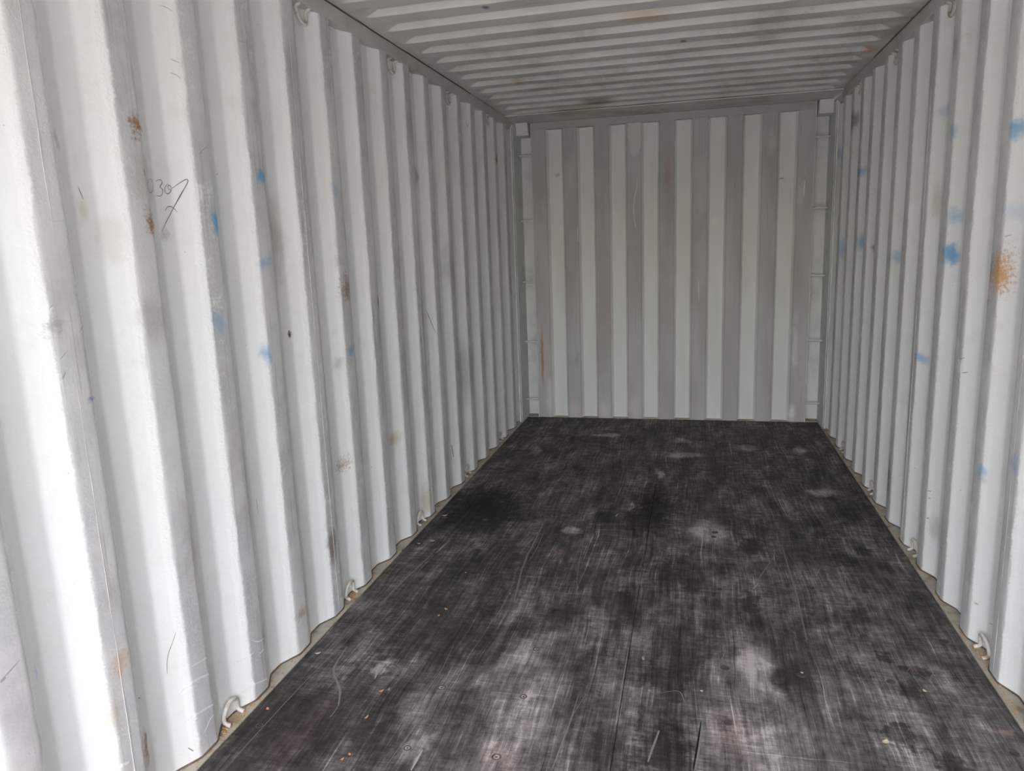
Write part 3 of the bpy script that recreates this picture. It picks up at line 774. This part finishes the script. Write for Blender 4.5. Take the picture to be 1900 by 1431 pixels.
def loc_side(side):
    c = SC[side]
    def fn(px, py):
        d = ray(px, py)
        p = on(0, side * XO, px, py)
        best = None
        for i in range(len(c) - 1):          # first facet hit by the ray
            (ya, xa), (yb, xb) = c[i], c[i + 1]
            n = Vector((yb - ya, -(side * xb - side * xa), 0))
            den = n.dot(d)
            if abs(den) < 1e-9: continue
            t = n.dot(Vector((side * xa, ya, 0)) - CAM) / den
            q = CAM + d * t
            if t > 0 and ya - 1e-5 <= q.y <= yb + 1e-5 and (best is None or t < best[0]):
                n = n.normalized()
                if n.dot(d) > 0: n = -n
                best = (t, q, n)
        if best is None: return p, Vector((-side, 0, 0))
        return best[1], best[2]
    return fn
def loc_floor(px, py): return on(2, 0.0006, px, py), Vector((0, 0, 1))
def loc_back(px, py):
    p = on(1, YB, px, py)
    return p, Vector((0, -1, 0))
def flat(name, c, rough=0.7):
    nt = NT(name)
    n = nt.noise(nt.pos(), 120, 3, 0.6)
    return nt.done(nt.mix(n, tuple(x * 0.75 for x in c), tuple(min(1, x * 1.2) for x in c)), rough, 0.2)
M_PENCIL = flat('pencil_line', (0.22, 0.21, 0.21)); M_PEN2 = flat('faint_pencil', (0.42, 0.41, 0.41)); M_HAIR = flat('brown_line', (0.30, 0.24, 0.17))
M_WHITE = flat('white_scuff', (0.85, 0.855, 0.85)); M_SCR = flat('pale_scratch', (0.36, 0.345, 0.33)); M_SCR2 = flat('faint_scratch', (0.20, 0.19, 0.185)); M_TAR = flat('dark_scratch', (0.012, 0.011, 0.012))

def Z(pts, ox, oy, s): return [(ox + x / s, oy + y / s) for x, y in pts]
scrawl = [
    (Z([(1048, 1262), (1040, 1300), (1045, 1345), (1060, 1368), (1074, 1350), (1080, 1300), (1070, 1262), (1055, 1258)], 0, 0, 3.8), 0.0022),
    (Z([(1100, 1278), (1118, 1264), (1142, 1268), (1148, 1288), (1132, 1308), (1116, 1318), (1140, 1326), (1152, 1350), (1140, 1382), (1112, 1390), (1100, 1376)], 0, 0, 3.8), 0.0028),
    (Z([(1182, 1296), (1160, 1318), (1158, 1352), (1176, 1374), (1200, 1362), (1210, 1330), (1200, 1304), (1184, 1298), (1178, 1330), (1204, 1344)], 0, 0, 3.8), 0.0028),
    (Z([(1210, 1330), (1240, 1308), (1285, 1278), (1318, 1260), (1330, 1266), (1322, 1290), (1296, 1335), (1270, 1375), (1242, 1425)], 0, 0, 3.8), 0.0028),
    (Z([(1300, 0), (1270, 55), (1235, 112), (1200, 180), (1165, 250), (1140, 306)], 0, 350, 3.8), 0.0028),
    (Z([(1162, 158), (1175, 130), (1198, 120), (1225, 138), (1252, 168)], 0, 350, 3.8), 0.0024),
]
LL = loc_side(-1); LR = loc_side(1)
o = ribbon('pencil_scrawl', scrawl, LL, M_PENCIL, WALL[-1]); o['label'] = 'grey pencil scrawl reading 030 with a long looped tail'
ribbon('pencil_stroke', [
    (Z([(345, 848), (375, 815), (412, 768)], 0, 350, 3.8), 0.003), (Z([(448, 888), (470, 862)], 0, 350, 3.8), 0.003), (Z([(498, 820), (545, 735)], 0, 350, 3.8), 0.0025),
    (Z([(528, 888), (545, 860)], 0, 350, 3.8), 0.003), (Z([(532, 1055), (560, 1010), (585, 965)], 0, 350, 3.8), 0.003), (Z([(428, 1200), (460, 1160), (510, 1110)], 0, 350, 3.8), 0.004),
    (Z([(440, 1342), (462, 1290)], 0, 350, 3.8), 0.004), (Z([(470, 1290), (525, 1225), (580, 1130)], 0, 350, 3.8), 0.002), (Z([(1400, 1090), (1430, 1055), (1462, 1035)], 0, 0, 3.8), 0.0025),
    (Z([(1136, 38), (1185, 58), (1210, 78)], 0, 0, 3.8), 0.002), (Z([(1205, 418), (1262, 442)], 0, 0, 3.8), 0.002), (Z([(1200, 512), (1250, 532), (1275, 558)], 0, 0, 3.8), 0.002),
    (Z([(1675, 285), (1745, 310)], 0, 0, 3.8), 0.002), (Z([(0, 790), (60, 730), (140, 640)], 0, 1056, 3.8), 0.004), (Z([(0, 800), (40, 765)], 0, 1056, 3.8), 0.007),
    (Z([(1730, 1075), (1745, 1120)], 500, 0, 4.75), 0.005), (Z([(1755, 1080), (1748, 1125)], 500, 0, 4.75), 0.004)], LL, M_PEN2, WALL[-1])
ribbon('hair_scratch', [
    (Z([(1240, 445), (1215, 520), (1188, 590), (1176, 660), (1178, 740)], 0, 1056, 3.8), 0.0022), (Z([(1325, 1262), (1350, 1275), (1362, 1285)], 0, 1056, 3.8), 0.003),
    (Z([(1485, 480), (1510, 540), (1548, 632)], 400, 450, 3.8), 0.005), (Z([(1805, 855), (1822, 970)], 0, 700, 3.8), 0.002), (Z([(975, 910), (985, 912)], 0, 1056, 3.8), 0.004),
    (Z([(462, 672), (470, 708)], 0, 0, 3.8), 0.005),
    (Z([(1015, 1185), (1020, 1240)], 0, 0, 3.8), 0.003), (Z([(550, 1320), (585, 1405)], 0, 0, 3.8), 0.003),
    ([(838, 826), (840, 840), (842, 848)], 0.008)], LL, M_HAIR, WALL[-1])
ribbon('white_scuff', [
    (Z([(1345, 690), (1400, 660), (1465, 620)], 0, 1056, 3.8), 0.006), (Z([(1245, 890), (1320, 820), (1400, 770), (1470, 740)], 0, 1056, 3.8), 0.010),
    (Z([(1270, 900), (1330, 850), (1390, 815)], 0, 1056, 3.8), 0.005), (Z([(1470, 740), (1490, 790), (1495, 850), (1500, 930)], 0, 1056, 3.8), 0.008),
    (Z([(1290, 1090), (1360, 1040), (1440, 990), (1510, 950)], 0, 1056, 3.8), 0.009), (Z([(1330, 1090), (1400, 1045)], 0, 1056, 3.8), 0.005),
    (Z([(1440, 1160), (1480, 1060), (1520, 1010)], 0, 1056, 3.8), 0.007), (Z([(1640, 670), (1720, 635), (1790, 590)], 0, 1056, 3.8), 0.008),
    (Z([(1820, 610), (1865, 560)], 0, 1056, 3.8), 0.006), (Z([(1660, 890), (1740, 850), (1800, 810), (1880, 775)], 0, 1056, 3.8), 0.008),
    (Z([(1770, 500), (1820, 515), (1860, 490)], 0, 1056, 3.8), 0.006), (Z([(700, 695), (740, 690)], 0, 1056, 3.8), 0.006), (Z([(1780, 790), (1800, 830)], 0, 1056, 3.8), 0.006),
    (Z([(780, 1415), (850, 1390), (910, 1360)], 0, 1056, 3.8), 0.012), (Z([(35, 330), (45, 390)], 0, 0, 3.8), 0.006)], LL, M_WHITE, WALL[-1])
ribbon('pencil_stroke', [
    ([(1780, 667), (1790, 664)], 0.004), ([(1786, 692), (1796, 691)], 0.004), (Z([(1160, 600), (1200, 592)], 1500, 250, 3.18), 0.003), (Z([(600, 430), (612, 445)], 1500, 850, 2.4625), 0.004),
    (Z([(735, 525), (742, 570), (770, 578)], 1500, 850, 2.4625), 0.003), (Z([(740, 655), (780, 668)], 1500, 850, 2.4625), 0.003), (Z([(600, 395), (612, 425)], 1500, 850, 2.4625), 0.004),
    (Z([(548, 150), (560, 152)], 1500, 850, 2.4625), 0.006), (Z([(548, 182), (558, 185)], 1500, 850, 2.4625), 0.006), (Z([(540, 275), (552, 275)], 1500, 850, 2.4625), 0.006),
    (Z([(455, 80), (500, 98)], 1700, 1100, 4.325), 0.003), (Z([(590, 245), (615, 258)], 1700, 1100, 4.325), 0.003)], LR, M_PEN2, WALL[1])
ribbon('chalk_line', [
    (Z([(1340, 855), (1336, 950), (1315, 1040), (1308, 1150), (1318, 1240), (1330, 1295)], 900, 150, 4.75), 0.006), (Z([(815, 1280), (820, 1420)], 900, 150, 4.75), 0.005),
    (Z([(1160, 770), (1158, 820)], 1250, 150, 4.75), 0.006), (Z([(1155, 880), (1150, 960), (1146, 1020)], 1250, 150, 4.75), 0.008), (Z([(300, 340), (318, 370), (308, 420)], 1250, 150, 4.75), 0.006),
    ([(1296, 520), (1297, 560)], 0.004)], loc_back, M_WHITE, wall_back)

# scratches in the plywood
ribbon('scratch', [
    (Z([(1080, 190), (1020, 280), (985, 340), (985, 390), (1015, 450), (1032, 510), (1018, 610)], 360, 1150, 3.8), 0.010), (Z([(1015, 615), (985, 660), (960, 690)], 360, 1150, 3.8), 0.004),
    (Z([(215, 1060), (420, 830), (640, 590), (830, 390), (930, 290), (1060, 170), (1190, 20)], 360, 1150, 3.8), 0.003), 
    (Z([(1170, 80), (1120, 190), (1060, 300), (1015, 430), (990, 530), (965, 630)], 700, 950, 3.8), 0.012), (Z([(1180, 130), (1130, 250), (1070, 350)], 700, 950, 3.8), 0.005),
    (Z([(405, 280), (290, 390), (200, 470), (100, 570), (10, 670)], 700, 950, 3.8), 0.010), (Z([(1480, 110), (1455, 200), (1425, 350), (1408, 480), (1410, 600)], 700, 950, 3.8), 0.004),
    (Z([(925, 580), (880, 670), (820, 770)], 700, 950, 3.8), 0.004), (Z([(1085, 320), (1030, 400), (960, 500), (930, 560)], 1150, 950, 3.8), 0.006), (Z([(1090, 255), (1088, 320), (1100, 390)], 1150, 950, 3.8), 0.005),
    (Z([(1140, 230), (1190, 400), (1250, 600), (1290, 780), (1320, 900)], 1150, 950, 3.8), 0.008), (Z([(1580, 420), (1595, 530), (1630, 600), (1640, 680)], 1150, 950, 3.8), 0.006),
    (Z([(1830, 180), (1750, 350), (1640, 500), (1520, 680), (1430, 860)], 360, 1150, 3.8), 0.003), (Z([(1850, 360), (1680, 590), (1540, 780), (1420, 940), (1340, 1060)], 360, 1150, 3.8), 0.003),
    (Z([(1650, 30), (1580, 180), (1520, 300)], 1000, 1200, 4.75), 0.004), (Z([(790, 10), (750, 250), (710, 500), (670, 700)], 1000, 1200, 4.75), 0.005), (Z([(350, 420), (270, 680), (150, 990), (110, 1090)], 1000, 1200, 4.75), 0.004),
    (Z([(415, 420), (300, 600), (190, 900), (120, 1080)], 1000, 1200, 4.75), 0.003), (Z([(1060, 740), (1000, 900), (960, 1020)], 1000, 1200, 4.75), 0.008),
    (Z([(515, 370), (545, 345), (590, 350), (598, 380), (570, 402), (530, 392), (515, 372)], 1000, 1200, 4.75), 0.003), (Z([(1080, 410), (1200, 388), (1250, 400), (1275, 470), (1300, 520)], 1000, 1200, 4.75), 0.004),
    (Z([(1440, 660), (1420, 850), (1380, 1090)], 1000, 1200, 4.75), 0.007), (Z([(1150, 160), (1190, 115), (1250, 125), (1320, 165), (1295, 220), (1230, 180)], 1350, 1200, 3.4545), 0.005),
    (Z([(905, 340), (940, 430), (980, 540)], 1350, 1200, 3.4545), 0.004), (Z([(930, 310), (1020, 390), (1110, 450)], 1350, 1200, 3.4545), 0.004), (Z([(1490, 410), (1560, 580), (1650, 780)], 1350, 1200, 3.4545), 0.003),
    (Z([(1040, 340), (1080, 400), (1140, 450)], 1350, 1200, 3.4545), 0.003)], loc_floor, M_SCR2, floor)
ribbon('scratch', [
    (Z([(1310, 310), (1290, 370), (1275, 420)], 360, 1150, 3.8), 0.008), (Z([(1350, 300), (1310, 360)], 360, 1150, 3.8), 0.005), (Z([(930, 570), (940, 580)], 700, 950, 3.8), 0.006),
    (Z([(940, 545), (975, 505)], 1150, 950, 3.8), 0.006), (Z([(1088, 300), (1090, 345)], 1150, 950, 3.8), 0.006), (Z([(1610, 920), (1560, 1010), (1530, 1065)], 360, 1150, 3.8), 0.008), (Z([(160, 1020), (170, 1045)], 1150, 950, 3.8), 0.010),
    (Z([(1300, 680), (1315, 660)], 800, 780, 3.8), 0.010), (Z([(905, 100), (930, 92)], 1000, 1200, 4.75), 0.008), (Z([(920, 120), (915, 95)], 1000, 1200, 4.75), 0.008)], loc_floor, M_SCR, floor)
ribbon('scratch', [
    (Z([(1430, 660), (1400, 850), (1360, 1090)], 1000, 1200, 4.75), 0.006), (Z([(1100, 200), (1050, 330), (1010, 470)], 700, 950, 3.8), 0.004), (Z([(890, 600), (1000, 600), (1110, 605)], 1150, 950, 3.8), 0.004), (Z([(580, 540), (740, 548), (830, 552)], 1150, 950, 3.8), 0.004)], loc_floor, M_TAR, floor)

# ------------------------------------------------------------------ lashing rings
def ring_mesh(top, s):
    """U-shaped bar: two short arms from the rail, loop standing in the recess. Local origin on the rail face, +x towards the room."""
    d = -1 if top else 1
    pts = []
    hw = 0.037
    path = [(0.022, -hw, 0.003 * d), (0.010, -hw, 0.006 * d), (0.001, -hw, 0.010 * d), (0.0, -hw, 0.020 * d)]
    for k in range(13):
        a = math.pi * k / 12
        path.append((0.0 + 0.004 * math.sin(a), -hw * math.cos(a), (0.022 + 0.042 * math.sin(a)) * d))
    path += [(0.0, hw, 0.020 * d), (0.001, hw, 0.010 * d), (0.010, hw, 0.006 * d), (0.022, hw, 0.003 * d)]
    pts = [(-s * x, y, z) for x, y, z in path]
    return tube_mesh('lashing_ring', pts, 0.0068, 10)
RM_ = {(t, s): ring_mesh(t, s) for t in (True, False) for s in (-1, 1)}
for m in RM_.values(): m.materials.append(M_RING)
ORD = ['nearest the end wall', 'second from the end wall', 'third from the end wall', 'fourth from the end wall', 'fifth from the end wall']
for s, wall in ((-1, 'scrawled wall'), (1, 'wall opposite scrawl')):
    yc = PH[s] + 0.178 + 0.28 + 0.002
    for top in (True, False):
        ks = [1, 2, 3, 4] if top else ([0, 1, 2, 3, 4] if s < 0 else [1, 2, 3, 4])
        if top and s > 0: ks = [2, 3, 4]
        for k in ks:
            y = yc + 0.84 * k
            o = obj('lashing_ring', RM_[(top, s)])
            o.location = (s * 1.2015, y, ZR0 + 0.002 if top else 0.0045)
            o.rotation_euler = (0, s * (0.10 if top else -0.10) * random.uniform(0.3, 1.2), random.uniform(-0.05, 0.05))
            rank = 4 - k
            o['label'] = ('steel lashing ring under top rail of %s, %s' if top else 'steel lashing ring at floor edge of %s, %s') % (wall, ORD[rank])
            o['category'] = 'lashing ring'
            o['group'] = 'lashing rings welded along the top rails' if top else 'lashing rings along the bottom rails'

# ------------------------------------------------------------------ debris
M_LEAF = flat('dry_leaf', (0.52, 0.30, 0.18)); M_PALE = flat('pale_chip', (0.58, 0.50, 0.40)); M_STRAW = flat('reddish_straw', (0.34, 0.20, 0.15))
def scrap(name, px, py, L_, w_, ang, mat, label, cat, group, z0=0.0008):
    p = on(2, 0.0, px, py)
    bm = bmesh.new()
    n = 9; top = []; bot = []
    for k in range(n):
        a = 2 * math.pi * k / n
        rr = 0.7 + 0.45 * random.random()
        x = L_ * 0.5 * math.cos(a) * rr; y = w_ * 0.5 * math.sin(a) * rr
        z = 0.0015 + 0.30 * L_ * (x / L_) ** 2 * 2 + random.uniform(0, 0.15) * w_ * 0.5
        top.append(bm.verts.new((x, y, z + 0.0012))); bot.append(bm.verts.new((x, y, z)))
    ct = bm.verts.new((0, 0, 0.0016)); cb = bm.verts.new((0, 0, 0.0))
    for k in range(n):
        j = (k + 1) % n
        bm.faces.new((ct, top[k], top[j])); bm.faces.new((cb, bot[j], bot[k])); bm.faces.new((top[k], bot[k], bot[j], top[j]))
    me = bpy.data.meshes.new(name); bm.to_mesh(me); bm.free()
    o = obj(name, me, mat)
    o.location = (p.x, p.y, z0); o.rotation_euler = (0, 0, ang)
    o['label'] = label; o['category'] = cat; o['group'] = group
    return o
G1 = 'dry leaf scraps on the plywood'
for (px, py, L_, w_, lb) in [
        (497, 1317, .017, .009, 'orange leaf scrap at the floor edge beside the rust crumbs'), (680, 1333, .018, .008, 'upright orange leaf scrap just past the S-shaped scratch'),
        (708, 1284, .016, .008, 'larger leaf scrap of the pair below the white rub mark'), (722, 1281, .014, .006, 'thinner leaf scrap of the pair below the white rub mark'),
        (828, 1132, .020, .012, 'rounder leaf scrap of the pair on the dark brown patch'), (814, 1144, .020, .009, 'narrower leaf scrap of the pair on the dark brown patch'),
        (649, 1402, .013, .007, 'larger of two tiny leaf scraps beside the grey scrape'), (635, 1411, .012, .007, 'smaller of two tiny leaf scraps beside the grey scrape'),
        (890, 1014, .014, .008, 'tiny pinkish leaf scrap on black floor before the double scratch'), (864, 1064, .012, .007, 'tiny yellowish leaf scrap between two dark floor screws')]:
    scrap('leaf_scrap', px, py, L_, w_, random.uniform(0, 3), M_LEAF, lb, 'leaf scrap', G1)
G2 = 'pale chips on the plywood'
for (px, py, L_, w_, a, lb) in [
        (802, 1005, .026, .007, 0.2, 'slim pale wood sliver on the dark floor near a lashing ring'), (777, 1010, .018, .008, 0.1, 'short whitish chip beside the slim pale sliver'),
        (1643, 1379, .022, .015, 0.5, 'large pale chip lying at the boot print'), (1716, 1284, .016, .008, 2.2, 'curled white chip next to the dark boot heel mark'),
        (825, 958, .03, .012, 0.3, 'flat pale flake against the floor edge by the third ring'), (590, 1214, .022, .012, 0.6, 'pale flake on brown floor at the edge above the long scratch'),
        (1302, 1284, .010, .008, 0, 'tiny pale crumb on the pinkish worn strip'), (1488, 1250, .010, .008, 0, 'tiny pale crumb past the white rub')]:
    scrap('pale_chip', px, py, L_, w_, a, M_PALE, lb, 'chip', G2)
def straw(pxs, mat, label, cat, group):
    pts = [on(2, 0.003, x, y) for x, y in pxs]
    base = Vector((pts[0].x, pts[0].y, 0.0))
    me = tube_mesh('straw_bit', [p - base for p in pts], 0.0022, 6)
    o = obj('straw_bit', me, mat); o.location = base
    o['label'] = label; o['category'] = cat; o['group'] = group
G_ = 'thin straw bits on the plywood'
straw(Z([(1428, 392), (1408, 405), (1395, 425), (1386, 455)], 1150, 950, 3.8), M_STRAW, 'curved reddish straw bit on the open floor between scuffs', 'straw', G_)
straw(Z([(1870, 248), (1880, 268), (1894, 290)], 1150, 950, 3.8), M_STRAW, 'straight reddish straw bit near the floor edge, past the boot prints', 'straw', G_)

def crumbs(name, spots, mat, label, n, seed):
    rnd = random.Random(seed)
    bm = bmesh.new()
    for i in range(n):
        c, sx, sy = rnd.choice(spots)
        p = Vector((c[0] + rnd.gauss(0, sx), c[1] + rnd.gauss(0, sy), 0.0036))
        r_ = rnd.uniform(0.0010, 0.0032)
        res = bmesh.ops.create_icosphere(bm, subdivisions=1, radius=r_)
        for v in res['verts']:
            v.co = Vector((v.co.x * rnd.uniform(.6, 1.5), v.co.y * rnd.uniform(.6, 1.5), v.co.z * 0.6)) + p + Vector((0, 0, r_ * 0.5))
    me = bpy.data.meshes.new(name); bm.to_mesh(me); bm.free()
    o = obj(name, me, mat); o['kind'] = 'stuff'; o['label'] = label; o['category'] = 'debris'
    return o
M_CRUMB = plain_paint('rusty_crumb', (0.55, 0.36, 0.17), (0.40, 0.23, 0.10), dirt=(0.20, 0.12, 0.07), amt=0.7, scale=120)
yL = [PH[-1] + 0.178 + 0.282 + 0.84 * k for k in range(5)]
sp = [((-1.188, yL[0] - 0.07), 0.008, 0.045)] * 5 + [((-1.187, yL[0]), 0.010, 0.03)] * 3 + [((-1.187, yL[1] - 0.02), 0.008, 0.03)] * 2 + [((-1.187, yL[k]), 0.008, 0.05) for k in (2, 3, 4)] + [((-1.17, 1.4 + 0.35 * k), 0.004, 0.12) for k in range(10)]
crumbs('rust_crumbs', sp, M_CRUMB, 'orange rust and sawdust crumbs on ledge along the scrawled wall', 560, 3)
sp = [((1.187, PH[1] + 0.46 + 0.84 * k), 0.008, 0.05) for k in (1, 1, 1, 2, 3, 4)] + [((1.17, 2.2 + 0.33 * k), 0.005, 0.14) for k in range(11)]
crumbs('rust_crumbs', sp, M_CRUMB, 'rusty crumbs and dirt on ledge along wall opposite the scrawl', 380, 4)

# ------------------------------------------------------------------ door end and the yard outside
door = structure(root('door_1', (0, YD, 0)))
keep(obj('door_header', box_mesh('door_header', (-1.245, YD - 0.10, 2.30), (1.245, YD - 0.001, 2.43), 0.004), M_RAIL), door)
keep(obj('door_sill', box_mesh('door_sill', (-1.245, YD - 0.10, -0.12), (1.245, YD - 0.001, -0.004), 0.004), M_LEDGE), door)
for s in (-1, 1):
    keep(obj('door_post', box_mesh('door_post', (min(s * 1.165, s * 1.245), YD - 0.10, -0.003), (max(s * 1.165, s * 1.245), YD - 0.001, 2.299), 0.004), M_RAIL), door)
# unseen door leaves, added open to shade near walls and bounce light inward
for idx, sd_, ang in ((2, -1, 1.66), (3, 1, 1.60)):
    r_ = structure(root('door_%d' % idx, (sd_ * 1.235, YD - 0.12, 0.0)))
    r_.rotation_euler = (0, 0, sd_ * ang)
    def leaf(nm, me, m):
        o = obj(nm, me, m); o.parent = r_; return o
    # local frame: leaf lies along -sd_*x when shut, its inside face looks to +y
    wd = 1.19
    pr_ = [(0.05, 0.0)]
    for i in range(4):
        c = 0.21 + 0.26 * i
        pr_ += [(c - 0.065, 0.0), (c - 0.045, 0.036), (c + 0.045, 0.036), (c + 0.065, 0.0)]
    pr_.append((wd - 0.05, 0.0))
    pf = [(v.x, v.y) for v in fillet(pr_, 0.006, 2)]
    sh = sheet('door_panel', pf, [0.04 + 2.20 * i / 12 for i in range(13)], lambda u, d, z: Vector((-sd_ * u, -d - 0.012, z)), M_DOOR, r_, 0.003, wobble=0.0005)
    for nm, lo, hi in (('door_stile', (0.0, -0.05, 0.0), (0.055, 0.0, 2.28)), ('door_stile', (wd - 0.055, -0.05, 0.0), (wd, 0.0, 2.28)), ('door_rail', (0.055, -0.05, 0.0), (wd - 0.055, 0.0, 0.06)), ('door_rail', (0.055, -0.05, 2.22), (wd - 0.055, 0.0, 2.28))):
        leaf(nm, box_mesh(nm, (min(-sd_ * lo[0], -sd_ * hi[0]), lo[1], lo[2]), (max(-sd_ * lo[0], -sd_ * hi[0]), hi[1], hi[2]), 0.004), M_DOOR)
    for u in (0.30, 0.90):
        leaf('lock_rod', tube_mesh('lock_rod', [(-sd_ * u, -0.075, 0.02), (-sd_ * u, -0.075, 2.27)], 0.014, 8), M_POST)
M_YARD = plain_paint('concrete_yard', (0.40, 0.38, 0.345), (0.34, 0.325, 0.30), dirt=(0.25, 0.23, 0.21), amt=0.4, scale=0.6)
yard = structure(obj('ground', box_mesh('ground', (-30, -45, -0.30), (30, 20, -0.125)), M_YARD))
